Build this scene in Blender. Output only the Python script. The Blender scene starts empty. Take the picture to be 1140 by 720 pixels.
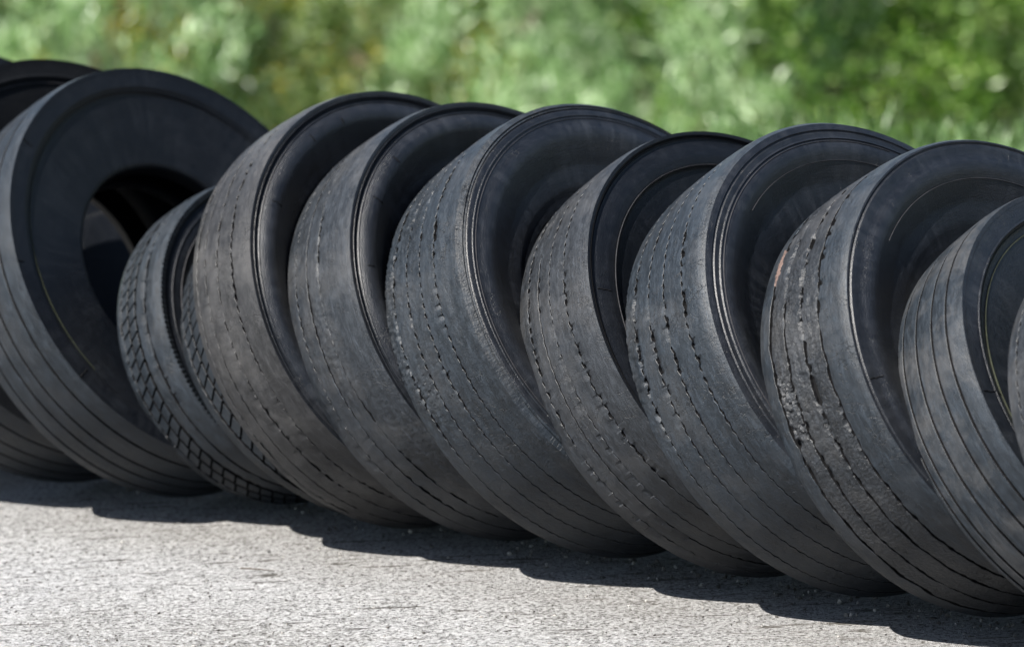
import bpy, math, random
import numpy as np
from mathutils import Matrix, Vector

# ------------------------------------------------------------------ camera, world, sun, exposure
sc = bpy.context.scene
C = sc.collection
CAM_H, CAM_P, CAM_R, F_PX = 3.0358758700042294, 0.21826716540512636, -0.04669440140972262, 5500.0
cam_d = bpy.data.cameras.new('camera')
cam_d.sensor_width = 36.0
cam_d.sensor_fit = 'HORIZONTAL'
cam_d.lens = F_PX / 1140.0 * 36.0
cam_d.clip_start = 0.1
cam_d.clip_end = 2000.0
cam = bpy.data.objects.new('camera', cam_d)
C.objects.link(cam)
fw = Vector((0, math.cos(CAM_P), -math.sin(CAM_P)))
rt0 = Vector((1, 0, 0))
up0 = rt0.cross(fw)
rt = rt0 * math.cos(CAM_R) + up0 * math.sin(CAM_R)
up = -rt0 * math.sin(CAM_R) + up0 * math.cos(CAM_R)
m = Matrix.Identity(4)
for i in range(3):
    m[i][0], m[i][1], m[i][2] = rt[i], up[i], -fw[i]
m[2][3] = CAM_H
cam.matrix_world = m
cam_d.dof.use_dof = True
cam_d.dof.focus_distance = 10.9
cam_d.dof.aperture_fstop = 2.3
sc.camera = cam

SUN_AZ, SUN_EL = math.radians(218), math.radians(57)
world = bpy.data.worlds.new('World')
sc.world = world
world.use_nodes = True
wn = world.node_tree.nodes
bg = wn['Background']
sky = wn.new('ShaderNodeTexSky')
sky.sky_type = 'NISHITA'
sky.sun_disc = False
sky.sun_elevation = SUN_EL
sky.sun_rotation = math.pi / 2 - SUN_AZ
world.node_tree.links.new(sky.outputs[0], bg.inputs[0])
bg.inputs[1].default_value = 0.05
sun_d = bpy.data.lights.new('sun', 'SUN')
sun_d.energy = 5.0
sun_d.angle = math.radians(0.5)
sun_d.color = (1.0, 0.96, 0.90)
sun = bpy.data.objects.new('sun', sun_d)
C.objects.link(sun)
sdir = Vector((math.cos(SUN_EL) * math.cos(SUN_AZ), math.cos(SUN_EL) * math.sin(SUN_AZ), math.sin(SUN_EL)))
sun.rotation_euler = sdir.to_track_quat('Z', 'Y').to_euler()
sun.location = (0, 0, 12)
sc.view_settings.view_transform = 'Standard'
sc.view_settings.look = 'None'
sc.view_settings.exposure = 1.8
sc.view_settings.gamma = 1.0

rng = np.random.default_rng(7)
random.seed(7)
TAU = 2 * math.pi


# ------------------------------------------------------------------ small helpers
def tag(o, label=None, cat=None, group=None, kind=None):
    if label: o['label'] = label
    if cat: o['category'] = cat
    if group: o['group'] = group
    if kind: o['kind'] = kind
    return o


def mesh_np(name, V, F, uv=None, mats=(), smooth=True, sharp=None):
    """V (n,3), F (m,k) constant k; uv per vertex (n,2)."""
    V = np.ascontiguousarray(V, dtype=np.float32)
    F = np.ascontiguousarray(F, dtype=np.int32)
    me = bpy.data.meshes.new(name)
    me.vertices.add(len(V))
    me.vertices.foreach_set('co', V.ravel())
    k = F.shape[1]
    me.loops.add(F.size)
    me.loops.foreach_set('vertex_index', F.ravel())
    me.polygons.add(len(F))
    me.polygons.foreach_set('loop_start', np.arange(0, F.size, k, dtype=np.int32))
    me.polygons.foreach_set('use_smooth', np.full(len(F), smooth))
    if uv is not None:
        l = me.uv_layers.new(name='UVMap')
        l.data.foreach_set('uv', np.ascontiguousarray(uv[F.ravel()], dtype=np.float32).ravel())
    for mt in mats: me.materials.append(mt)
    me.update(calc_edges=True)
    me.validate()
    if sharp is not None: me.set_sharp_from_angle(angle=math.radians(sharp))
    return me


def link(name, me, parent=None):
    o = bpy.data.objects.new(name, me)
    C.objects.link(o)
    if parent is not None: o.parent = parent
    return o


def grid_faces(n, mcols, wrap=True):
    """rows = theta (n), cols = profile (mcols)."""
    i = np.arange(n if wrap else n - 1)
    j = np.arange(mcols - 1)
    I, J = np.meshgrid(i, j, indexing='ij')
    a = I * mcols + J
    b = ((I + 1) % n) * mcols + J
    return np.stack([a, b, b + 1, a + 1], -1).reshape(-1, 4)


def hash2(ix, iy, seed):
    v = np.sin(ix * 127.1 + iy * 311.7 + seed * 74.7) * 43758.5453
    return v - np.floor(v)


def vnoise(x, y, seed=0):
    ix, iy = np.floor(x), np.floor(y)
    fx, fy = x - ix, y - iy
    fx = fx * fx * (3 - 2 * fx)
    fy = fy * fy * (3 - 2 * fy)
    a, b = hash2(ix, iy, seed), hash2(ix + 1, iy, seed)
    c, d = hash2(ix, iy + 1, seed), hash2(ix + 1, iy + 1, seed)
    return (a * (1 - fx) + b * fx) * (1 - fy) + (c * (1 - fx) + d * fx) * fy


def fbm(x, y, seed=0, octs=3):
    s, amp, t = 0, .5, 0
    for k in range(octs):
        s = s + amp * vnoise(x * 2 ** k, y * 2 ** k, seed + k * 3.1)
        t += amp
        amp *= .5
    return s / t


# ------------------------------------------------------------------ materials
class NT:
    def __init__(s, name):
        s.m = bpy.data.materials.new(name)
        s.m.use_nodes = True
        s.t = s.m.node_tree
        s.b = s.t.nodes['Principled BSDF']
        s.out = s.t.nodes['Material Output']

    def n(s, typ, **kw):
        nd = s.t.nodes.new(typ)
        for k, v in kw.items():
            if k.startswith('i_'):
                nd.inputs[k[2:].replace('_', ' ')].default_value = v
            else:
                setattr(nd, k, v)
        return nd

    def l(s, a, b): s.t.links.new(a, b)

    def noise(s, vec, scale, detail=4, rough=.6, dist=0):
        nd = s.n('ShaderNodeTexNoise')
        nd.inputs['Scale'].default_value = scale
        nd.inputs['Detail'].default_value = detail
        nd.inputs['Roughness'].default_value = rough
        nd.inputs['Distortion'].default_value = dist
        s.l(vec, nd.inputs['Vector'])
        return nd.outputs[0]

    def ramp(s, fac, stops):
        nd = s.n('ShaderNodeValToRGB')
        e = nd.color_ramp.elements
        while len(e) < len(stops): e.new(.5)
        for k, (p, c) in enumerate(stops):
            e[k].position = p
            e[k].color = (c, c, c, 1) if not isinstance(c, tuple) else (*c, 1)
        s.l(fac, nd.inputs[0])
        return nd.outputs[0]

    def mix(s, fac, a, b, mode='MIX'):
        nd = s.n('ShaderNodeMix', data_type='RGBA', blend_type=mode)
        for sock, v in ((nd.inputs[0], fac), (nd.inputs[6], a), (nd.inputs[7], b)):
            if hasattr(v, 'is_linked') or hasattr(v, 'links'):
                s.l(v, sock)
            elif isinstance(v, tuple):
                sock.default_value = (*v, 1)
            else:
                sock.default_value = v
        return nd.outputs[2]

    def math(s, op, a, b=None, clamp=False):
        nd = s.n('ShaderNodeMath', operation=op, use_clamp=clamp)
        for sock, v in ((nd.inputs[0], a), (nd.inputs[1], b)):
            if v is None: continue
            if hasattr(v, 'links'):
                s.l(v, sock)
            else:
                sock.default_value = v
        return nd.outputs[0]

    def vscale(s, vec, sc3, off=None):
        nd = s.n('ShaderNodeMapping')
        nd.inputs['Scale'].default_value = sc3
        s.l(vec, nd.inputs['Vector'])
        if off is not None: s.l(off, nd.inputs['Location'])
        return nd.outputs[0]

    def bump(s, h, strength, dist, prev=None):
        nd = s.n('ShaderNodeBump')
        nd.inputs['Strength'].default_value = strength
        nd.inputs['Distance'].default_value = dist
        s.l(h, nd.inputs['Height'])
        if prev is not None: s.l(prev, nd.inputs['Normal'])
        return nd.outputs[0]


def rubber(name, lo, hi, rough=(.5, .75), crack=.5, chip=0.0, dust=.35, streak=.3, spec=.32, radial=0.):
    """worn tyre rubber; UV is metres along the circumference and across the profile."""
    s = NT(name)
    tc = s.n('ShaderNodeTexCoord')
    oi = s.n('ShaderNodeObjectInfo')
    uv = tc.outputs['UV']
    ob = tc.outputs['Object']
    big = s.noise(s.vscale(uv, (.45, 1.8, 1)), 9, 6, .7, .6)
    fine = s.noise(uv, 260, 5, .7)
    mid = s.noise(s.vscale(uv, (.45, 1.3, 1)), 60, 6, .75, .4)
    stv = s.vscale(uv, (9, 330, 1))
    st = s.noise(stv, 1.0, 4, .6)
    col = s.mix(s.ramp(s.mix(.5, big, mid), [(.36, 0.), (.64, 1.)]), lo, hi)
    col = s.mix(s.math('MULTIPLY', s.ramp(mid, [(.50, 0.), (.75, 1.)]), .55), col, tuple(c * 1.7 for c in hi))
    col = s.mix(s.math('MULTIPLY', s.ramp(st, [(.55, 0.), (.8, 1.)]), streak), col, tuple(c * 2.0 for c in hi))
    # scuffs running round the circumference and pale powdery dust
    d = s.noise(ob, 5.5, 7, .72, .3)
    dm = s.math('MULTIPLY', s.ramp(d, [(.48, 0.), (.72, 1.)]), dust)
    col = s.mix(dm, col, (.068, .066, .065))
    fl = s.noise(uv, 900, 2, .5)
    col = s.mix(s.math('MULTIPLY', s.ramp(fl, [(.66, 0.), (.74, 1.)]), .35), col, (.10, .10, .10))
    if radial > 0:
        rd = s.noise(s.vscale(uv, (34, 5, 1)), 1, 4, .6, .3)
        rp = s.noise(s.vscale(uv, (5, 9, 1)), 1, 3, .6)
        rm = s.math('MULTIPLY', s.math('MULTIPLY', s.ramp(rd, [(.42, 0.), (.75, 1.)]), s.ramp(rp, [(.42, 0.), (.62, 1.)])), radial)
        col = s.mix(rm, col, (.034, .037, .043))
    for (rot, sx_, sy_, lo_) in ((24, 18, 260, .665), (-31, 22, 300, .68), (8, 8, 420, .65)):
        mp = s.n('ShaderNodeMapping')
        mp.inputs['Rotation'].default_value = (0, 0, math.radians(rot))
        mp.inputs['Scale'].default_value = (sx_, sy_, 1)
        s.l(uv, mp.inputs['Vector'])
        ns = s.noise(mp.outputs[0], 1, 3, .55)
        col = s.mix(s.math('MULTIPLY', s.ramp(ns, [(lo_, 0.), (lo_ + .05, 1.)]), streak), col, tuple(c * 3.2 for c in hi))
    # cracks
    vo = s.n('ShaderNodeTexVoronoi', feature='DISTANCE_TO_EDGE')
    vo.inputs['Scale'].default_value = 62
    wv = s.n('ShaderNodeVectorMath', operation='ADD')
    nz = s.n('ShaderNodeTexNoise')
    nz.inputs['Scale'].default_value = 60
    nz.inputs['Detail'].default_value = 3
    s.l(uv, nz.inputs['Vector'])
    sc_ = s.n('ShaderNodeVectorMath', operation='SCALE')
    s.l(nz.outputs[1], sc_.inputs[0])
    sc_.inputs['Scale'].default_value = .022
    s.l(s.vscale(uv, (1, .55, 1)), wv.inputs[0])
    s.l(sc_.outputs[0], wv.inputs[1])
    s.l(wv.outputs[0], vo.inputs['Vector'])
    cr = s.ramp(vo.outputs['Distance'], [(0.0, 1.), (.045, 0.)])
    where = s.ramp(s.noise(uv, 13, 3, .6), [(.5, 0.), (.62, 1.)])
    crm = s.math('MULTIPLY', s.math('MULTIPLY', cr, where), crack)
    col = s.mix(crm, col, tuple(c * .25 for c in lo))
    s.l(col, s.b.inputs['Base Color'])
    rr = s.ramp(mid, [(.3, rough[0]), (.7, rough[1])])
    s.l(rr, s.b.inputs['Roughness'])
    s.b.inputs['Specular IOR Level'].default_value = spec
    h = s.math('SUBTRACT', s.math('MULTIPLY', mid, .5), s.math('MULTIPLY', crm, .8))
    nrm = s.bump(fine, .6, .0018)
    nrm = s.bump(st, .35, .0012, nrm)
    nrm = s.bump(h, .6, .0028, nrm)
    if chip > 0:
        cv = s.n('ShaderNodeTexVoronoi', feature='F1')
        cv.inputs['Scale'].default_value = 120
        s.l(wv.outputs[0], cv.inputs['Vector'])
        nrm = s.bump(cv.outputs['Distance'], chip, .004, nrm)
    s.l(nrm, s.b.inputs['Normal'])
    return s.m


M_TREAD = rubber('worn tread rubber', (.014, .017, .021), (.030, .035, .042), (.40, .64), .7, 0, .20, .45, .3)
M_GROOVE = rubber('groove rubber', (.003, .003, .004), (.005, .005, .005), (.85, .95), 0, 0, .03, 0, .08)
M_SIDE = rubber('sidewall rubber', (.0013, .0018, .0030), (.0027, .0036, .0054), (.32, .46), .12, 0, .03, .12, .17, .2)
M_SIDE_SHADED = rubber('shade-darkened sidewall rubber', (.0010, .0013, .0020), (.0020, .0026, .0036), (.55, .7), 0, 0, .02, .05, .10)  # sidewall rubber copy, darkened to paint in shade seen through the neighbour's hole
M_SIDE_SCUFF = rubber('scuffed sidewall rubber', (.0016, .0022, .0035), (.0050, .0062, .0088), (.30, .44), .3, 0, .07, .25, .36, .45)
M_LINER = rubber('inner liner rubber', (.003, .003, .004), (.005, .005, .006), (.7, .9), 0, 0, .03, 0, .06)
M_LINE = rubber('mould line rubber', (.014, .016, .009), (.026, .030, .017), (.5, .7), 0, 0, .1, 0, .25)
M_LINE_GREY = rubber('grey mould line rubber', (.012, .012, .014), (.024, .024, .027), (.5, .7), 0, 0, .1, 0, .25)


def tread_mat(word, k, tint, dust, crack=.6, chip=0., streak=.45, rough=(.34, .60)):
    lo = tuple(.0052 * k * t for t in tint)
    hi = tuple(.0168 * k * t for t in tint)
    return rubber(word + ' tread rubber', lo, hi, rough, crack, chip, dust, streak, .26)


T_SLATE = (.72, .97, 1.30)
T_BROWN = (.84, .98, 1.20)
M_T = dict(A=tread_mat('dark ribbed', .9, T_SLATE, .15), B=tread_mat('ribbed', .9, T_SLATE, .18, .3), C=tread_mat('blue-grey ribbed', 1.0, T_SLATE, .18, .3),
           D=tread_mat('blocky', 1.1, T_SLATE, .15), E=tread_mat('dark blocky', .75, T_SLATE, .1), F=tread_mat('brown-dusted', 1.15, (.98, 1.0, 1.08), .50, .6, 0, .6),
           G=tread_mat('bald', 1.12, (.80, .97, 1.22), .36, .5, 0, .6), H=tread_mat('chipped', 1.0, T_SLATE, .22, .8, .15), I=tread_mat('scratched', 1.1, T_BROWN, .30, .6, 0, .6),
           J=tread_mat('smooth slate', 1.05, T_SLATE, .25, .7, .1), K=tread_mat('torn', 1.05, T_BROWN, .35, 1., .45), K2=tread_mat('cracked', 1.0, T_SLATE, .25, .9),
           L=tread_mat('mottled ribbed', 1.05, T_SLATE, .6, .2), M=tread_mat('pale dusty', 1.2, T_BROWN, .4))


def cord_mat():
    s = NT('exposed rusty cord')
    tc = s.n('ShaderNodeTexCoord')
    n1 = s.noise(tc.outputs['Object'], 90, 6, .7)
    col = s.ramp(n1, [(.35, (.022, .014, .011)), (.5, (.060, .034, .027)), (.66, (.105, .074, .062))])
    s.l(col, s.b.inputs['Base Color'])
    s.b.inputs['Roughness'].default_value = .8
    s.l(s.bump(n1, .8, .004), s.b.inputs['Normal'])
    return s.m


M_CORD = cord_mat()


def ground_mat():
    s = NT('bleached concrete yard')
    tc = s.n('ShaderNodeTexCoord')
    ob = tc.outputs['Object']
    big = s.noise(ob, 1.1, 5, .6, .5)
    med = s.noise(ob, 9, 6, .7, .3)
    grit = s.noise(ob, 105, 5, .8)
    fine = s.noise(ob, 420, 3, .7)
    grit2 = s.noise(ob, 62, 6, .85)
    spots = s.n('ShaderNodeTexVoronoi', feature='F1')
    spots.inputs['Scale'].default_value = 120
    s.l(ob, spots.inputs['Vector'])
    sp = s.ramp(spots.outputs['Color'], [(.12, 1.), (.18, 0.)])
    sd = s.ramp(spots.outputs['Distance'], [(.20, 1.), (.42, 0.)])
    col = s.mix(s.ramp(big, [(.35, 0.), (.65, 1.)]), (0.433, 0.428, 0.419), (0.543, 0.546, 0.556))
    col = s.mix(s.math('MULTIPLY', s.ramp(med, [(.50, 0.), (.75, 1.)]), .5), col, (0.151, 0.144, 0.132))
    col = s.mix(s.ramp(grit, [(.385, 1.), (.46, 0.)]), col, (0.054, 0.052, 0.048))
    col = s.mix(s.ramp(grit2, [(.38, .9), (.46, 0.)]), col, (0.046, 0.043, 0.040))
    col = s.mix(s.math('MULTIPLY', s.math('MULTIPLY', sp, sd), .9), col, (0.016, 0.015, 0.014))
    col = s.mix(s.math('MULTIPLY', s.ramp(grit, [(.51, 0.), (.56, 1.)]), .9), col, (0.732, 0.728, 0.730))
    col = s.mix(s.math('MULTIPLY', s.ramp(fine, [(.58, 0.), (.70, 1.)]), .6), col, (0.753, 0.748, 0.740))
    # faint brushed scratches across the surface
    mp = s.n('ShaderNodeMapping')
    mp.inputs['Rotation'].default_value = (0, 0, math.radians(-24))
    mp.inputs['Scale'].default_value = (4.5, 44, 1)
    s.l(ob, mp.inputs['Vector'])
    scr = s.noise(mp.outputs[0], 1, 5, .65, .4)
    scm = s.math('MULTIPLY', s.ramp(scr, [(.56, 0.), (.62, 1.)]), s.ramp(med, [(.44, .95), (.58, .15)]))
    col = s.mix(scm, col, (0.062, 0.058, 0.051))
    # sandy dust that has collected along the row of tyres (runs with the row)
    sx = s.n('ShaderNodeSeparateXYZ')
    s.l(ob, sx.inputs[0])
    dist = s.math('SUBTRACT', 11.30, s.math('ADD', sx.outputs[1], s.math('MULTIPLY', sx.outputs[0], .80)))
    dist = s.math('ADD', dist, s.math('MULTIPLY', s.math('SUBTRACT', med, .5), .35))
    band = s.ramp(s.math('MULTIPLY', dist, 1.0, True), [(.0, 1.), (.42, .8), (.75, 0.)])
    col = s.mix(s.math('MULTIPLY', band, .35), col, (0.130, 0.111, 0.084))
    s.l(col, s.b.inputs['Base Color'])
    s.b.inputs['Roughness'].default_value = .92
    s.b.inputs['Specular IOR Level'].default_value = .2
    h = s.math('ADD', s.math('MULTIPLY', grit, 1.), s.math('MULTIPLY', med, 1.2))
    nrm = s.bump(fine, .4, .002)
    nrm = s.bump(s.math('ADD', h, grit2), 1.0, .020, nrm)
    nrm = s.bump(s.math('MULTIPLY', scm, -1.), .5, .004, nrm)
    s.l(nrm, s.b.inputs['Normal'])
    return s.m


def stone_mat():
    s = NT('grit stone')
    oi = s.n('ShaderNodeNewGeometry')
    col = s.ramp(oi.outputs['Random Per Island'], [(0, (.02, .018, .016)), (.5, (.06, .055, .05)), (.8, (.14, .135, .125)), (1, (.24, .23, .21))])
    s.l(col, s.b.inputs['Base Color'])
    s.b.inputs['Roughness'].default_value = .85
    return s.m


def bank_mat():
    s = NT('weedy soil')
    tc = s.n('ShaderNodeTexCoord')
    n1 = s.noise(tc.outputs['Object'], 3, 6, .7)
    s.l(s.ramp(n1, [(.3, (.045, .04, .022)), (.55, (.05, .075, .025)), (.75, (.08, .11, .04))]), s.b.inputs['Base Color'])
    s.b.inputs['Roughness'].default_value = .95
    s.l(s.bump(n1, 1, .08), s.b.inputs['Normal'])
    return s.m


def leaf_mat(name, cols, trans=.4, rough=.45):
    s = NT(name)
    g = s.n('ShaderNodeNewGeometry')
    col = s.ramp(g.outputs['Random Per Island'], cols)
    s.l(col, s.b.inputs['Base Color'])
    s.b.inputs['Roughness'].default_value = rough
    tr = s.n('ShaderNodeBsdfTranslucent')
    hs = s.n('ShaderNodeHueSaturation')
    hs.inputs['Saturation'].default_value = 1.2
    hs.inputs['Value'].default_value = 1.3
    s.l(col, hs.inputs['Color'])
    s.l(hs.outputs[0], tr.inputs[0])
    mx = s.n('ShaderNodeMixShader')
    mx.inputs[0].default_value = trans
    s.l(s.b.outputs[0], mx.inputs[1])
    s.l(tr.outputs[0], mx.inputs[2])
    s.l(mx.outputs[0], s.out.inputs[0])
    return s.m


def plain_mat(name, col, rough=.8):
    s = NT(name)
    tc = s.n('ShaderNodeTexCoord')
    n1 = s.noise(tc.outputs['Object'], 30, 5, .7)
    s.l(s.mix(n1, tuple(c * .6 for c in col), tuple(c * 1.3 for c in col)), s.b.inputs['Base Color'])
    s.b.inputs['Roughness'].default_value = rough
    s.l(s.bump(n1, .6, .01), s.b.inputs['Normal'])
    return s.m


# ------------------------------------------------------------------ the setting: yard, bank behind
def sheet(name, xs, ys, zf, mat):
    X, Y = np.meshgrid(xs, ys, indexing='ij')
    Z = zf(X, Y)
    V = np.stack([X, Y, Z], -1).reshape(-1, 3)
    F = grid_faces(len(xs), len(ys), wrap=False)
    me = mesh_np(name, V, F, mats=[mat])
    return tag(link(name, me), kind='structure')


EDGE = 14.6


def yard_z(X, Y):
    z = .006 * (fbm(X * 2.1, Y * 2.1, 3, 3) - .5) * 2
    near = np.exp(-((X * .66 + Y * .75 - 8.48) / .5) ** 2)
    return z * (1 - near) - .003


ys = np.unique(np.concatenate([np.linspace(-40, 8, 25), np.linspace(8, EDGE, 130)]))
xs = np.unique(np.concatenate([np.linspace(-60, -3, 20), np.linspace(-3, 3, 120), np.linspace(3, 60, 20)]))
ground = sheet('ground', xs, ys, yard_z, ground_mat())


def bank_z(X, Y):
    t = np.clip((Y - EDGE) / 12.0, 0, 1)
    z = -.004 - 3.0 * t * t * (3 - 2 * t)
    return z - .0 + .25 * (fbm(X * .5, Y * .5, 9, 3) - .5) * np.clip((Y - EDGE) / 1.5, 0, 1)


ys = np.unique(np.concatenate([np.linspace(EDGE, 40, 60), np.geomspace(40, 900, 20)]))
xs = np.unique(np.concatenate([np.linspace(-900, -25, 16), np.linspace(-25, 25, 70), np.linspace(25, 900, 16)]))
bank = sheet('grass_bank', xs, ys, bank_z, bank_mat())

# ------------------------------------------------------------------ tyres
# x, y of the ground contact, yaw, lean, radius, width (m, rad)
FIT = dict(
    A=(-1.385, 12.54, -.80, .53, .5245, .25),
    B=(-1.1333, 12.1763, -.8568, .4958, .5281, .262),
    C=(-.8637062, 11.9898040, -.7345385, .5241827, .5367271, .2384746),
    D=(-.5930392, 11.8247332, -.7655330, .4935507, .3997821, .186),
    E=(-.3870, 11.6950, -.7450, .7100, .4370, .2050),
    F=(-.2693760, 11.5608831, -.7999735, .4686102, .5225041, .2357092),
    G=(-.0412913, 11.4190791, -.7780582, .5141361, .5181724, .2496961),
    H=(.2113145, 11.2133118, -.7870913, .5649634, .5230526, .3068113),
    I=(.5054872, 11.0214792, -.7880350, .5970827, .5124478, .2657408),
    J=(.7615927, 10.8012493, -.8319888, .5764246, .5265668, .3031917),
    K=(1.0332025, 10.5640239, -.8393030, .5257548, .5140241, .3069049),
    L=(1.2918441, 10.3643343, -.7908795, .6548358, .5060143, .2385895),
    M=(1.5078553, 10.1076127, -.8118467, .5910713, .5123405, .2485622))

TH = np.concatenate([np.linspace(math.radians(75), math.radians(305), 641)[:-1],
                     np.linspace(math.radians(305), math.radians(435), 61)[:-1]])
TH_S = np.linspace(0, TAU, 241)[:-1]


def revolve(th, X, Rr, w, R):
    """X, Rr arrays (ntheta, ncol) or (ncol,) in axle coordinates -> vertices in tyre coordinates (contact = origin)."""
    X = np.broadcast_to(X, (len(th), np.shape(X)[-1]))
    Rr = np.broadcast_to(Rr, X.shape)
    c, s = np.cos(th)[:, None], np.sin(th)[:, None]
    return np.stack([X + w / 2, Rr * c, Rr * s + R], -1).reshape(-1, 3)


RIDGE = []


def crown(x, w, R, sr):
    q = 2 * np.abs(x) / w
    r = R + .002 - .003 * q * q - .008 * q ** 4
    if RIDGE:
        u_, hh_, ww_ = RIDGE[0]
        r = r - hh_ * np.exp(-(((x / w + .5) - u_) * w / ww_) ** 2)
    if sr > 0:
        dx = np.clip(np.abs(x) - (w / 2 - sr), 0, sr)
        r = r - (sr - np.sqrt(np.maximum(sr * sr - dx * dx, 0)))
    return r


def seg_uv(th, cols, R, off):
    U = np.broadcast_to((th * R)[:, None], (len(th), len(cols)))
    Vv = np.broadcast_to(cols[None, :], U.shape)
    return np.stack([U + off, Vv], -1).reshape(-1, 2)


def make_rib(parent, key, P, x0f, x1f, x0, x1, seed, mat, ncol, chipL=0, chipR=0, rough=0., outerL=False, outerR=False):
    """one rib from x0 to x1; x0f/x1f(theta_len) edge offsets."""
    w, R, sr, depth = P['w'], P['R'], P['sr'], P['depth']
    L = TH * R
    ea = np.zeros(len(TH)) if outerL else x0f(L)
    eb = np.zeros(len(TH)) if outerR else x1f(L)
    t = np.concatenate([[0, 0.0], np.linspace(0, 1, ncol), [1.0, 1]])
    d0, d1 = P.get('span', (60, 250))
    deg = np.degrees(TH)
    span = np.clip((deg - d0) / 14, 0, 1) * np.clip((d1 - deg) / 22, 0, 1)
    X = np.empty((len(TH), len(t)))
    a, b = x0 + ea, x1 - eb
    X[:] = a[:, None] + (b - a)[:, None] * t[None, :]
    ch = .0007
    X[:, 1] = a; X[:, 2] = a + ch if not outerL else a
    X[:, -2] = b; X[:, -3] = b - ch if not outerR else b
    r = crown(X, w, R, sr)
    r[:, 1] -= ch * (0 if outerL else 1)
    r[:, -2] -= ch * (0 if outerR else 1)
    LL = np.broadcast_to(L[:, None], X.shape)
    r -= .0010 * (fbm(LL * 40, X * 60, seed, 2) - .5)
    if rough > 0:
        # torn, chunked surface
        env = np.clip((vnoise(LL * 4.5, X * 9 + 3, seed + 5) - .36) * 4, 0, 1) * rough * span[:, None]
        nn = fbm(LL * 130, X * 150, seed + 9, 3)
        r -= env * (.0030 * (nn > .47) + .0030 * (nn > .56) + .010 * np.clip(nn - .5, 0, 1) + .003 * (vnoise(LL * 55, X * 70, seed + 2) > .58))
    for (amt, edge, sgn) in ((chipL, 0, 1), (chipR, 1, -1)):
        if amt <= 0: continue
        d = (X - a[:, None]) if edge == 0 else (b[:, None] - X)
        n1 = vnoise(LL * 75, LL * 0 + edge * 7, seed + 11 + edge)
        reach = .0035 + .010 * np.clip(n1 - .5, 0, 1) * 2
        gate = np.clip((vnoise(LL * 6, LL * 0 + 2.5, seed + 21 + edge) - .45) * 6, 0, 1)
        k = np.clip(1 - d / reach, 0, 1) * (n1 > .5) * gate * span[:, None]
        r -= amt * .006 * k
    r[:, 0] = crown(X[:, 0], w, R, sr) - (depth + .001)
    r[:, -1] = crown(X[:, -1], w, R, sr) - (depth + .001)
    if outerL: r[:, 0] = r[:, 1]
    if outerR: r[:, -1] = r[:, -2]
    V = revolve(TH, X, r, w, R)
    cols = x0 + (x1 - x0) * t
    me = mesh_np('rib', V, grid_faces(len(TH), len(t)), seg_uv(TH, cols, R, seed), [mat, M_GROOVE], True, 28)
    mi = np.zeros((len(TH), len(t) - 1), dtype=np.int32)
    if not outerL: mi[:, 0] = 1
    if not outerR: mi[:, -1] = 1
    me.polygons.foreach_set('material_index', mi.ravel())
    return link('rib', me, parent)


def edge_fn(style, seed, base):
    """half-width of a groove along the circumference."""
    def f(L):
        n = vnoise(L * 60, L * 0 + seed, seed) - .5
        if style == 'line':
            return base + .0003 * n
        if style == 'zig':
            return base * (.95 + .6 * vnoise(L * 30, L * 0, seed + 4)) + .0012 * n
        if style == 'dash':
            low = .55 + .45 * np.clip((L[0] / math.radians(75) * math.radians(205) - L) / .25, 0, 1)
            ph = (L + .004 * vnoise(L * 5, L * 0, seed)) / .026
            sq = np.clip((np.cos(ph * TAU) + .25) * 4, 0, 1)
            return base * np.where(low < .99, np.maximum(low * .55, (.20 + .85 * sq) * low), .20 + .85 * sq) + .0009 * n
        if style == 'faint':
            return base * (.35 + .95 * vnoise(L * 22, L * 0, seed + 4)) + .0007 * n
        if style == 'torn':
            return base * (.6 + 1.0 * fbm(L * 28, L * 0, seed + 4, 3)) + .0045 * (fbm(L * 75, L * 0, seed, 2) - .5)
        return base + 0 * L
    return f


def wander(style, seed):
    def f(L):
        if style == 'line': return 0 * L
        if style in ('zig', 'faint'): return .0022 * (np.abs(((L / .03) % 1) - .5) * 4 - 1) * .5 + .002 * (vnoise(L * 12, L * 0, seed + 8) - .5)
        if style == 'dash': return .0016 * np.sign(np.sin(L / .026 * TAU)) * .6 + .0015 * (vnoise(L * 14, L * 0, seed + 8) - .5)
        return .009 * (fbm(L * 22, L * 0, seed + 8, 3) - .5)
    return f


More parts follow.
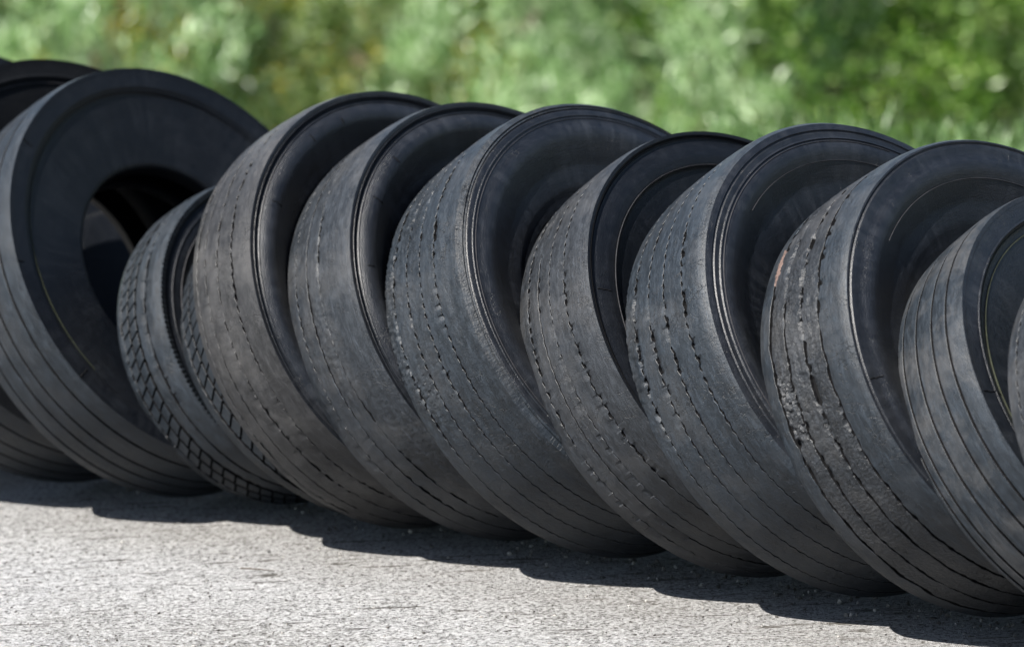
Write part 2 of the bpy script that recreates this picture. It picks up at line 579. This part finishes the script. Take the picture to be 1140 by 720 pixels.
def near_profile(P):
    """(x, r) polyline from the shoulder to the bead toe on the visible side, in axle coordinates."""
    w, R, sr = P['w'], P['R'], P['sr']
    Rs = float(crown(np.array([w / 2]), w, R, sr)[0])
    rb = P.get('bead', .282)
    k = P['side']
    if k == 'sharp':
        kn = [(Rs, 0), (Rs - .012, -.001), (Rs - .020, -.010), (Rs - .036, .002), (Rs - .052, .008), (Rs - .068, .006), (Rs - .085, -.003), (Rs - .125, -.024), (Rs - .17, -.036), (rb + .02, -.044), (rb, -.050)]
    elif k == 'band':
        kn = [(Rs, 0), (Rs - .02, -.003), (Rs - .052, -.006), (Rs - .055, -.012), (Rs - .068, -.017), (rb + .008, -.048), (rb, -.052)]
    elif k == 'kink':
        kn = [(Rs, 0), (Rs - .010, -.001), (Rs - .018, -.010), (Rs - .035, -.006), (Rs - .06, -.004), (Rs - .082, -.008), (Rs - .088, -.015), (Rs - .13, -.024), (Rs - .18, -.032), (rb + .02, -.038), (rb, -.046)]
    else:
        kn = [(Rs, 0), (Rs - .015, .003), (Rs - .035, .002), (Rs - .055, .008), (Rs - .072, .006), (Rs - .092, -.003), (Rs - .135, -.024), (Rs - .18, -.036), (rb + .02, -.044), (rb, -.050)]
    kn = sorted(kn)
    rr = np.array([a for a, _ in kn]); dx = np.array([b for _, b in kn])
    r = np.linspace(Rs, rb, 66)
    x = np.interp(r, rr, dx)
    if True:
        for _ in range(1 if k in ('band', 'kink') else 4): x[2:-2] = (x[1:-3] + x[2:-2] * 2 + x[3:-1]) / 4
    for (fr, hh, ww) in P['rings']:
        # insert samples around a ring
        c = fr * R
        r = np.concatenate([r, [c - ww, c - ww * .5, c, c + ww * .5, c + ww]])
        x = np.concatenate([x, np.interp([c - ww, c - ww * .5, c, c + ww * .5, c + ww], np.sort(r[:66]), x[:66][np.argsort(r[:66])])])
    o = np.argsort(-r)
    r, x = r[o], x[o]
    base = x.copy()
    for (fr, hh, ww) in P['rings']:
        d = np.abs(r - fr * R) / ww
        x = x + hh * np.clip(1.6 * (1 - d), 0, 1)
    # bead heel and toe
    r = np.concatenate([r, [rb - .004, rb - .005]])
    x = np.concatenate([x, [x[-1] - .012, x[-1] - .035]])
    return x + w / 2, r, base + w / 2, o


def tyre(key, label, P, group='tyres standing and leaning in one row'):
    x, y, yaw, lean, R, w = FIT[key]
    P['R'], P['w'] = R, w
    P.setdefault('sr', 0.0); P.setdefault('depth', .010); P.setdefault('rings', [])
    P['tm'] = M_T[key]; P.setdefault('sm', M_SIDE)
    seed = ord(key) * 1.37
    RIDGE.clear()
    if 'ridge' in P: RIDGE.append(P['ridge'])
    a = Vector((math.cos(lean) * math.cos(yaw), math.cos(lean) * math.sin(yaw), math.sin(lean)))
    e1 = Vector((0, 0, 1)).cross(a).normalized()
    e2 = a.cross(e1)
    # contact point: lowest point of the far shoulder
    axc = Vector((x, y, R * math.cos(lean) + w / 2 * math.sin(lean)))
    org = axc - a * (w / 2) - e2 * R
    drop = float(R - crown(np.array([w / 2]), w, R, P['sr'])[0])
    mw = Matrix.Identity(4)
    for i in range(3):
        mw[i][0], mw[i][1], mw[i][2], mw[i][3] = a[i], e1[i], e2[i], org[i]
    root = bpy.data.objects.new('tyre', None)
    C.objects.link(root)
    root.empty_display_size = .1
    root.matrix_world = mw
    tag(root, label, 'tyre', group)
    # groove floor band
    cols = np.linspace(-w / 2, w / 2, 13)
    cc = cols.copy(); cc[0] += .001; cc[-1] -= .001
    rbase = crown(cc, w, R, P['sr']) - P['depth']
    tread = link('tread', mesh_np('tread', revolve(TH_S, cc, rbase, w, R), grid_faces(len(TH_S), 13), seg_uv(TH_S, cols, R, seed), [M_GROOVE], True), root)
    # ribs
    G = P['grooves']          # (u, half width m, style)
    edges = [(-w / 2, None, None)] + [((u - .5) * w, hw, st) for (u, hw, st) in G] + [(w / 2, None, None)]
    zero = lambda L: 0 * L
    fns = []
    for gi, (gx, hw, st) in enumerate(edges):
        if hw is None:
            fns.append((zero, zero)); continue
        e = edge_fn(st, seed + gi, hw); wd = wander(st, seed + gi)
        fns.append(((lambda L, e=e, wd=wd: e(L) + wd(L)), (lambda L, e=e, wd=wd: e(L) - wd(L))))
    skip = P.get('block_spans', {})
    for ri in range(len(edges) - 1):
        if ri in skip: continue
        x0, x1 = edges[ri][0], edges[ri + 1][0]
        rough = P.get('rough', {}).get(ri, 0)
        nc = max(4, int((x1 - x0) / (.0042 if rough else .010)))
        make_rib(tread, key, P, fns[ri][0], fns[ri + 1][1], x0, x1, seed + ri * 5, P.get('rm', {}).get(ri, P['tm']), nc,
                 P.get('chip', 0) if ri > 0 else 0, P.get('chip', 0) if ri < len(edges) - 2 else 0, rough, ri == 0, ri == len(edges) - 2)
    # block rows (small tyres)
    for ri, (nb, skew) in skip.items():
        x0, x1 = edges[ri][0] + .0036, edges[ri + 1][0] - .0036
        dth = TAU / nb
        hl = dth * R * .5 - .0034
        top = float(crown(np.array([(x0 + x1) / 2]), w, R, 0)[0]) - .0003; bot = top - P['depth'] - .001
        V = []
        for (r_, ins) in ((bot, 0), (top - .0006, 0), (top, .0006)):
            for (xx, ll, sx, sl) in ((x0, -hl, 1, 1), (x1, -hl, -1, 1), (x1, hl, -1, -1), (x0, hl, 1, -1)):
                l_ = ll + sl * ins + skew * ((xx - (x0 + x1) / 2))
                th = l_ / R
                V.append((xx + sx * ins + w / 2, r_ * math.sin(th), r_ * math.cos(th)))
        V = np.array(V)
        Fq = []
        for lv in (0, 4):
            for q in range(4):
                Fq.append((lv + q, lv + (q + 1) % 4, lv + 4 + (q + 1) % 4, lv + 4 + q))
        Fq.append((8, 9, 10, 11))
        uvb = V[:, [1, 0]]
        bme = mesh_np('tread_block', V, np.array(Fq), uvb, [P['tm'], M_GROOVE], False)
        bme.polygons.foreach_set('material_index', np.array([1] * 4 + [0] * 5, dtype=np.int32))
        for k in range(nb):
            o = link('tread_block', bme, tread)
            o.matrix_local = Matrix.Translation((0, 0, R)) @ Matrix.Rotation(k * dth + (ri * .37) * dth, 4, 'X')
    # sidewall on the visible side
    px, pr, _, _ = near_profile(P)
    Vv = revolve(TH_S, px, pr, w, R)
    s_len = np.concatenate([[0], np.cumsum(np.hypot(np.diff(px), np.diff(pr)))])
    side = link('sidewall', mesh_np('sidewall', Vv, grid_faces(len(TH_S), len(px)), seg_uv(TH_S, s_len, R, seed + 2), [P['sm']], True, 45), root)
    # far sidewall
    q = [0, 18, 30, 42, 52, 60, 64, len(px) - 2, len(px) - 1]
    fx, fr = -px[q][::-1], pr[q][::-1]
    link('sidewall', mesh_np('sidewall', revolve(TH_S[::2], fx, fr, w, R), grid_faces(120, len(fx)), seg_uv(TH_S[::2], fr, R, seed + 3), [M_SIDE], True, 60), root)
    # inner liner, closing the casing from toe to toe
    tx, tr = px[-1], pr[-1]
    half_r = np.array([tr + .012, tr + .05, tr + .10, tr + .15, R - .06, R - .04])
    half_x = np.interp(half_r, pr[:-2][::-1], px[:-2][::-1]) - .014
    half_x[0] = min(half_x[0], tx)
    lx = np.concatenate([[tx], half_x, [w * .30, 0, -w * .30], -half_x[::-1], [-tx]])
    lr = np.concatenate([[tr], half_r, [R - .032, R - .028, R - .032], half_r[::-1], [tr]])
    link('inner_liner', mesh_np('inner_liner', revolve(TH_S[::2], lx, lr, w, R), grid_faces(120, len(lx)), seg_uv(TH_S[::2], lr, R, seed + 4), [M_LINER], True, 60), root)
    # mould lines: thin raised hoops on the sidewall, some only part of the way round
    for (fr_, hh, ww, t0, t1, mt) in P.get('hoops', []):
        rc = fr_ * R
        xb = np.interp(rc, pr[:-2][::-1], px[:-2][::-1])
        th = np.radians(np.linspace(t0, t1, 140))
        hx = np.array([xb - .002, xb + hh, xb + hh, xb - .002])
        hr = np.array([rc + ww, rc + ww * .4, rc - ww * .4, rc - ww])
        me = mesh_np('mould_line', revolve(th, hx, hr, w, R), grid_faces(140, 4, False), seg_uv(th, hr, R, seed), [mt], True, 60)
        link('mould_line', me, side)
    # short radial seams
    for (deg, f0, f1) in P.get('seams', []):
        th = math.radians(deg)
        rr = np.linspace(f0 * R, f1 * R, 8)
        xb = np.interp(rr, pr[:-2][::-1], px[:-2][::-1])
        V = []
        for k_, (r_, xx) in enumerate(zip(rr, xb)):
            wob = .0012 * math.sin(k_ * 2.1 + deg)
            for (off, hx) in ((-.0016, -.001), (-.0006, .0016), (.0006, .0016), (.0016, -.001)):
                t_ = th + (off + wob) / r_
                V.append((xx + hx + w / 2, r_ * math.cos(t_), r_ * math.sin(t_) + R))
        V = np.array(V)
        link('mould_seam', mesh_np('mould_seam', V, grid_faces(8, 4, False), V[:, 1:], [M_GROOVE], True), side)
    # shoulder lugs (jagged edge of the small tyres)
    if P.get('lugs'):
        nb = P['lugs']
        Vs, Fs = [], []
        for k in range(nb):
            t0, t1 = k / nb * TAU, (k + .55) / nb * TAU
            b0 = len(Vs)
            for t_ in (t0, t1):
                for (xx, r_) in ((w / 2 - .004, R - .0072), (w / 2 + .003, R - .009), (w / 2 - .001, R - .022), (w / 2 - .006, R - .022)):
                    Vs.append((xx + w / 2, r_ * math.cos(t_), r_ * math.sin(t_) + R))
            for q_ in range(4):
                Fs.append((b0 + q_, b0 + 4 + q_, b0 + 4 + (q_ + 1) % 4, b0 + (q_ + 1) % 4))
            Fs.append((b0, b0 + 1, b0 + 2, b0 + 3)); Fs.append((b0 + 7, b0 + 6, b0 + 5, b0 + 4))
        Vs = np.array(Vs)
        tag(link('shoulder_lugs', mesh_np('shoulder_lugs', Vs, np.array(Fs), Vs[:, 1:], [P['tm']], False), tread), kind='stuff')
    return root, tread, P


RIB4 = lambda us, hw, st: [(u, hw, st) for u in us]
tyre('A', 'tyre at the far left end, only a dark sliver of its top in the corner', dict(
    grooves=RIB4((.14, .35, .55, .79), .0034, 'line'), side='band', ))
tyre('B', 'big tyre cut off by the left edge, just behind the one with the open hole', dict(
    grooves=RIB4((.14, .35, .55, .79), .0034, 'line'), side='band', sm=M_SIDE_SHADED,
    rings=[(.90, .002, .004)], hoops=[(.872, .002, .0018, 60, 200, M_LINE_GREY)], seams=[(120, .92, .985)]))
tyre('C', 'big tyre whose round centre hole is in full view, behind the small block-tread tyre', dict(
    grooves=RIB4((.14, .35, .53, .79), .0034, 'line'), side='band', 
    rings=[(.875, .002, .004)], hoops=[(.855, .0018, .0011, 95, 205, M_LINE)],
    seams=[(203, .91, .985), (130, .92, .98), (168, .94, .985)]))
tyre('D', 'small tyre with block tread and jagged shoulder in front of the open centre hole', dict(
    grooves=[(.15, .0046, 'zig'), (.32, .0044, 'zig'), (.49, .0044, 'zig'), (.70, .0032, 'line')],
    block_spans={1: (68, .6), 2: (68, .6)}, side='kink', bead=.222, lugs=190, sm=M_SIDE, chip=.6,
    rings=[(.88, .002, .004)], hoops=[(.82, .002, .0018, 60, 250, M_LINE_GREY)]))
tyre('E', 'small block-tread tyre almost hidden, a narrow strip of tread between two tyres', dict(
    grooves=[(.15, .0046, 'zig'), (.32, .0044, 'zig'), (.49, .0044, 'zig'), (.70, .0032, 'line')],
    block_spans={1: (72, .6), 2: (72, .6)}, side='sharp', bead=.24, chip=.6))
tyre('F', 'tyre with one bold dashed groove beside a smooth dusty shoulder, brownish dust low down', dict(
    grooves=[(.10, .0009, 'faint'), (.28, .0014, 'zig'), (.49, .0016, 'zig'), (.73, .0028, 'dash')], side='sharp', sm=M_SIDE_SCUFF,
    chip=.5, rings=[(.958, .003, .0022), (.945, -.003, .003), (.932, .003, .0022)], hoops=[(.945, .0015, .0010, 60, 240, M_LINE_GREY)],
    seams=[(140, .84, .90), (112, .86, .90), (98, .86, .89)]))
tyre('G', 'tyre worn nearly bald with three faint grooves and a broad smooth pale shoulder', dict(
    grooves=[(.18, .0018, 'dash'), (.37, .0014, 'zig'), (.55, .0012, 'faint')], side='sharp', sm=M_SIDE_SCUFF,
    chip=.5, rough={2: .22, 3: .12}, rings=[(.958, .003, .0022), (.945, -.003, .003), (.932, .003, .0022)], hoops=[(.945, .0015, .0010, 60, 240, M_LINE_GREY)],
    seams=[(135, .84, .90), (118, .86, .90), (158, .86, .90)]))
tyre('H', 'wide tyre in the middle with four dashed grooves, torn chips and a rounded shoulder ridge', dict(
    grooves=[(.17, .0030, 'dash'), (.36, .0030, 'dash'), (.53, .0028, 'dash'), (.71, .0028, 'dash')], side='round', sm=M_SIDE_SCUFF, sr=.016, ridge=(.85, .0035, .010), 
    chip=1.0, span=(118, 198), rough={0: .3, 1: .5, 2: .15}, rings=[(.955, -.004, .006), (.915, .002, .0025)], hoops=[(.90, .0015, .0009, 40, 250, M_LINE_GREY)]))
tyre('I', 'tyre with fine ladder-like dashed grooves and one pale arc line inside its dark sidewall', dict(
    grooves=[(.16, .0024, 'dash'), (.33, .0014, 'zig'), (.49, .0018, 'dash'), (.70, .0026, 'dash')], side='kink', 
    chip=.7, rings=[(.957, -.004, .004)], hoops=[(.822, .0022, .0012, 60, 230, M_LINE_GREY)], seams=[(156, .86, .93)]))
tyre('J', 'broad smooth tyre with four rows of chipped dashes and two rings on its shoulder', dict(
    grooves=[(.16, .0030, 'dash'), (.36, .0028, 'dash'), (.55, .0028, 'dash'), (.77, .0030, 'dash')], side='round', sm=M_SIDE_SCUFF, sr=.006, 
    chip=1.0, span=(125, 195), rough={0: .2, 3: .15}, rings=[(.935, -.003, .004), (.90, .003, .003)], hoops=[(.885, .0018, .0012, 60, 235, M_LINE_GREY), (.80, .0018, .0010, 60, 125, M_LINE_GREY)]))
tyreK = tyre('K', 'badly torn tyre with crumbling tread and an orange-brown bare patch near the top', dict(
    grooves=[(.17, .0034, 'torn'), (.34, .0024, 'torn'), (.54, .0026, 'torn'), (.73, .0030, 'torn')], side='round', sm=M_SIDE_SCUFF, sr=.004, 
    chip=1.2, span=(95, 200), rough={1: .55, 2: .22, 3: .35}, rm={0: M_T['K2'], 4: M_T['K2']}, rings=[(.96, -.003, .004)], hoops=[(.80, .0020, .0012, 60, 130, M_LINE_GREY)],
    seams=[(176, .88, .95)]))
tyre('L', 'tyre with clean straight grooves and two thin yellowish rings, at the right edge', dict(
    grooves=RIB4((.02 + .03, .16, .37, .60, .80), .0034, 'line'), side='band', sm=M_SIDE_SCUFF,
    rings=[(.885, .002, .003)], hoops=[(.87, .0022, .0013, 60, 250, M_LINE), (.835, .0022, .0015, 60, 250, M_LINE)],
    seams=[(168, .84, .965)]))
tyre('M', 'tyre mostly out of frame, a thin slice of tread at the right edge', dict(
    grooves=[(.15, .002, 'dash'), (.35, .002, 'zig'), (.55, .002, 'zig'), (.77, .002, 'dash')], side='sharp', chip=.6))


# rusty bare patch on the torn tyre
def patch(tr, u, deg, hu, hl, name, mat, seed, lift):
    root, tread, P = tr
    w, R = P['w'], P['R']
    n, mth = 9, 26
    V = []
    for i in range(mth):
        for j in range(n):
            s_, t_ = i / (mth - 1) * 2 - 1, j / (n - 1) * 2 - 1
            lim = math.sqrt(max(0, 1 - s_ * s_)) * (.75 + .5 * random.random())
            xx = (u - .5) * w + hu * t_ * lim + .003 * s_
            th = math.radians(deg) + hl * s_ / R
            hgt = lift * (1 - abs(t_) ** 3) - .006 * abs(t_) ** 2 + .0018 * (random.random() - .5)
            r_ = float(crown(np.array([xx]), w, R, P['sr'])[0]) + hgt
            V.append((xx + w / 2, r_ * math.cos(th), r_ * math.sin(th) + R))
    V = np.array(V)
    return link(name, mesh_np(name, V, grid_faces(mth, n, False), V[:, 1:], [mat], True), tread)


o = patch(tyreK, .17, 133, .014, .055, 'bare_patch', M_CORD, 1, .0022)
o['label'] = 'orange-brown bare patch'

# ------------------------------------------------------------------ loose grit on the yard
def ico(n_seed):
    t = (1 + 5 ** .5) / 2
    V = np.array([(-1, t, 0), (1, t, 0), (-1, -t, 0), (1, -t, 0), (0, -1, t), (0, 1, t), (0, -1, -t), (0, 1, -t), (t, 0, -1), (t, 0, 1), (-t, 0, -1), (-t, 0, 1)], float)
    V /= np.linalg.norm(V[0])
    F = np.array([(0, 11, 5), (0, 5, 1), (0, 1, 7), (0, 7, 10), (0, 10, 11), (1, 5, 9), (5, 11, 4), (11, 10, 2), (10, 7, 6), (7, 1, 8),
                  (3, 9, 4), (3, 4, 2), (3, 2, 6), (3, 6, 8), (3, 8, 9), (4, 9, 5), (2, 4, 11), (6, 2, 10), (8, 6, 7), (9, 8, 1)])
    return V, F


def scatter_stones(name, n, smin, smax, xr, yr):
    V0, F0 = ico(0)
    pos = np.stack([rng.uniform(*xr, n), rng.uniform(*yr, n)], -1)
    s = smin + (smax - smin) * rng.random(n) ** 3
    sq = rng.uniform(.5, 1.2, (n, 1, 3)) * s[:, None, None]
    jit = 1 + rng.uniform(-.25, .25, (n, 12, 1))
    V = V0[None] * jit * sq
    an = rng.uniform(0, TAU, n)
    c, sn = np.cos(an)[:, None], np.sin(an)[:, None]
    X = V[..., 0] * c - V[..., 1] * sn + pos[:, :1]
    Y = V[..., 0] * sn + V[..., 1] * c + pos[:, 1:]
    Z = V[..., 2] * .7 + s[:, None] * .25 + yard_z(pos[:, 0], pos[:, 1])[:, None]
    V = np.stack([X, Y, Z], -1).reshape(-1, 3)
    F = (F0[None] + (np.arange(n) * 12)[:, None, None]).reshape(-1, 3)
    return link(name, mesh_np(name, V, F, mats=[M_STONE], smooth=False))


M_STONE = stone_mat()
tag(scatter_stones('grit', 14000, .0012, .0045, (-2.2, 2.2), (8.6, 12.3)), 'fine loose grit scattered over the pale concrete yard', 'grit', kind='stuff')

tag(scatter_stones('pebbles', 90, .004, .008, (-2.0, 2.0), (8.8, 11.6)), 'small dark pebbles strewn on the pale concrete yard', 'pebbles', kind='stuff')


V0c, F0c = ico(0)
nC = 900
qq = rng.random(nC) * 3.1 - 1.5
cx_ = qq * .95 + rng.normal(0, .05, nC)
cy_ = 11.34 - .84 * cx_ - np.abs(rng.normal(0, .10, nC))
cs_ = .0015 + .0045 * rng.random(nC) ** 3
Vc = (V0c[None] * (1 + rng.uniform(-.35, .35, (nC, 12, 1))) * rng.uniform(.5, 1.3, (nC, 1, 3)) * cs_[:, None, None])
Vc = Vc + np.stack([cx_, cy_, cs_ * .3], -1)[:, None]
tag(link('rubber_crumbs', mesh_np('rubber_crumbs', Vc.reshape(-1, 3), (F0c[None] + (np.arange(nC) * 12)[:, None, None]).reshape(-1, 3), mats=[M_STONE], smooth=False)),
    'dark crumbs and grit gathered along the foot of the row of tyres', 'crumbs', kind='stuff')


def px_ground(u, v):
    d = fw + rt * ((u - 570) / F_PX) - up * ((v - 360) / F_PX)
    k = -CAM_H / d.z
    return Vector((d.x * k, d.y * k, 0))


# dry bent twig lying on the concrete
tw = px_ground(268, 634); te = px_ground(306, 637)
tv = []
for k in range(13):
    q = k / 12
    p = tw.lerp(te, q)
    p.z = .004 + .004 * math.sin(q * 3.1)
    p += (te - tw).cross(Vector((0, 0, 1))).normalized() * .010 * math.sin(q * math.pi)
    rr_ = .0022 * (1 - .5 * q)
    dd = (te - tw).normalized()
    s1 = dd.cross(Vector((0, 0, 1))); s2 = Vector((0, 0, 1))
    for j in range(6):
        a_ = j / 6 * TAU
        tv.append(tuple(p + s1 * math.cos(a_) * rr_ + s2 * math.sin(a_) * rr_))
tf = [(k * 6 + j, k * 6 + (j + 1) % 6, k * 6 + 6 + (j + 1) % 6, k * 6 + 6 + j) for k in range(12) for j in range(6)]
tag(link('twig', mesh_np('twig', np.array(tv), np.array(tf), mats=[plain_mat('dry twig', (.05, .04, .03))])), 'thin dry curved twig lying on the pale concrete in front of the left tyres', 'twig')

# ------------------------------------------------------------------ vegetation behind
def leaves(n, centre_fn, ln, wd, upright, seed, curl=.25):
    r = np.random.default_rng(seed)
    P = centre_fn(r, n)
    d = r.normal(size=(n, 3))
    d[:, 2] = np.abs(d[:, 2]) * upright + (0.2 if upright > 1 else -.2)
    d /= np.linalg.norm(d, axis=1)[:, None]
    s = np.cross(d, r.normal(size=(n, 3)))
    s /= np.linalg.norm(s, axis=1)[:, None]
    nn = np.cross(d, s)
    L = (ln * r.uniform(.6, 1.3, n))[:, None]
    W = (wd * r.uniform(.6, 1.3, n))[:, None]
    a = P
    b = P + d * L * .5 + s * W * .5 + nn * L * .06
    c = P + d * L + nn * L * -curl * .4
    e = P + d * L * .5 - s * W * .5 + nn * L * .06
    V = np.stack([a, b, c, e], 1).reshape(-1, 3)
    F = np.arange(4 * n).reshape(-1, 4)
    return V, F


def clump_centre(H, Rr, ncl, base, seed):
    r0 = np.random.default_rng(seed)
    cz = base + (H - base) * r0.random(ncl) ** .8
    prof = np.sin(np.clip((cz - base * .3) / H, 0, 1) * math.pi * .92 + .15) ** .6
    ang = r0.uniform(0, TAU, ncl)
    rad = Rr * prof * np.sqrt(r0.uniform(.25, 1, ncl))
    cl = np.stack([np.cos(ang) * rad, np.sin(ang) * rad, cz], -1)
    cs = r0.uniform(.10, .24, ncl)

    def f(r, n):
        k = r.integers(0, ncl, n)
        q = r.normal(size=(n, 3))
        q /= np.linalg.norm(q, axis=1)[:, None]
        q *= (r.random(n) ** .4)[:, None]
        q[:, 2] *= 1.25
        return cl[k] + q * cs[k][:, None]
    return f, cl


def branch_mesh(name, cl, mat, seed, base_r):
    r = random.Random(seed)
    Vs, Fs = [], []

    def tube(p, q, r0, r1, seg=5):
        d = (Vector(q) - Vector(p)).normalized()
        s = d.orthogonal().normalized(); t = d.cross(s)
        b = len(Vs)
        for (c_, rr) in ((Vector(p), r0), (Vector(q), r1)):
            for k in range(seg):
                a_ = k / seg * TAU
                Vs.append(tuple(c_ + (s * math.cos(a_) + t * math.sin(a_)) * rr))
        for k in range(seg):
            Fs.append((b + k, b + (k + 1) % seg, b + seg + (k + 1) % seg, b + seg + k))
    H = max(c[2] for c in cl)
    stems = []
    for k in range(4):
        p = Vector((r.uniform(-.08, .08), r.uniform(-.08, .08), -.25))
        tgt = Vector((r.uniform(-.4, .4), r.uniform(-.4, .4), H * .8))
        pts = [p]
        for j in range(1, 6):
            pts.append(p.lerp(tgt, j / 5) + Vector((r.uniform(-.05, .05), r.uniform(-.05, .05), 0)))
        for j in range(5):
            tube(pts[j], pts[j + 1], base_r * (1 - j * .17), base_r * (1 - (j + 1) * .17))
        stems += pts[1:]
    for c_ in cl[::2]:
        c_ = Vector(c_)
        low = [s_ for s_ in stems if s_.z < c_.z - .05] or stems
        s_ = min(low, key=lambda v: (v - c_).length)
        mid = s_.lerp(c_, .5) + Vector((0, 0, -.03))
        tube(s_, mid, base_r * .3, base_r * .2, 4)
        tube(mid, c_, base_r * .2, base_r * .08, 4)
    return mesh_np(name, np.array(Vs), np.array(Fs), mats=[mat])


M_BARK = plain_mat('shrub bark', (.11, .07, .05))
LEAF = [
    leaf_mat('silvery willow leaf', [(0, (.045, .095, .032)), (.4, (.160, .270, .095)), (.75, (.300, .430, .205)), (1, (.62, .72, .52))], .35, .3),
    leaf_mat('green bush leaf', [(0, (.018, .045, .008)), (.45, (.080, .165, .028)), (.8, (.185, .305, .060)), (1, (.36, .46, .17))], .4, .32),
    leaf_mat('olive bush leaf', [(0, (0.041, 0.061, 0.015)), (.5, (0.104, 0.162, 0.042)), (.9, (0.180, 0.248, 0.084)), (1, (0.234, 0.213, 0.076))], .35, .4),
    leaf_mat('yellow blossom and leaf', [(0, (0.041, 0.083, 0.017)), (.45, (0.092, 0.158, 0.032)), (.60, (0.300, 0.267, 0.027)), (1, (0.410, 0.340, 0.022))], .35, .4),
]
BUSH = []
for b_i, (H, Rr, ncl, nl, ln, wd, upr) in enumerate([(3.0, 1.0, 110, 17000, .100, .015, 2.0), (2.5, .95, 105, 13000, .060, .028, .9), (2.1, .85, 90, 11000, .055, .024, 1.0), (2.6, .9, 95, 11000, .05, .026, .8)]):
    cf, cl = clump_centre(H, Rr, ncl, .25, 40 + b_i)
    V, F = leaves(nl, cf, ln, wd, upr, 50 + b_i)
    BUSH.append((mesh_np('crown', V, F, mats=[LEAF[b_i]], smooth=False), branch_mesh('stems', cl, M_BARK, 60 + b_i, .022)))

KIND = ['silvery', 'bright green', 'olive', 'yellow-flecked']


def bush(x, y, kind, s, rz, label, group='bushes growing on the bank behind the tyres'):
    r = bpy.data.objects.new('bush', None)
    C.objects.link(r)
    r.location = (x, y, float(bank_z(np.array(x), np.array(y))) - .05)
    r.rotation_euler = (0, 0, rz)
    r.scale = (s, s, s)
    link('crown', BUSH[kind][0], r)
    link('stems', BUSH[kind][1], r)
    tag(r, label, 'bush', group)


rb = random.Random(3)
ORD = ['first', 'second', 'third', 'fourth', 'fifth', 'sixth', 'seventh', 'eighth', 'ninth', 'tenth', 'eleventh', 'twelfth']
ROWS = [(21.6, .80, 'nearest row', [(-3.2, 0), (-2.3, 0), (-1.45, 0), (-.75, 2), (-.1, 0), (.6, 0), (1.25, 1), (1.95, 1), (2.9, 0)]),
        (24.0, 1.0, 'second row', [(-3.6, 1), (-2.6, 3), (-1.75, 3), (-.45, 3), (.35, 0), (1.05, 1), (1.9, 2), (2.9, 1)]),
        (27.0, 1.25, 'third row', [(-4.2, 0), (-2.9, 0), (-1.8, 3), (-.5, 3), (.6, 0), (1.7, 0), (2.7, 0), (4.0, 1)]),
        (31.0, 1.5, 'rear row', [(-5.2, 1), (-3.6, 0), (-2.2, 1), (-.8, 0), (.7, 1), (2.1, 0), (3.5, 1), (5.0, 0)])]
for (yy, s0, rn, items) in ROWS:
    for k, (x, kind) in enumerate(items):
        bush(x * yy / 18.5 + rb.uniform(-.12, .12), yy + rb.uniform(-.4, .4), kind, s0 * rb.uniform(.9, 1.12), rb.uniform(0, TAU),
             '%s bush, %s from the left in the %s behind the tyres' % (KIND[kind], ORD[k], rn))


# tall weeds at the top of the bank
def weeds(r, n):
    x = r.uniform(-8, 8, n)
    y = EDGE + .3 + r.random(n) * 4.2
    k = np.floor(r.random(n) * 1)
    z = bank_z(x, y) + r.random(n) ** 1.5 * .22
    return np.stack([x, y, z], -1)


V, F = leaves(36000, weeds, .10, .010, 2.2, 77)
tag(link('tall_grass', mesh_np('tall_grass', V, F, mats=[leaf_mat('grass blade', [(0, (.035, .07, .02)), (.5, (.07, .13, .04)), (1, (.15, .22, .10))], .35)], smooth=False)),
    'tall pale green grass and weeds along the yard edge behind the tyres', 'grass', kind='stuff')
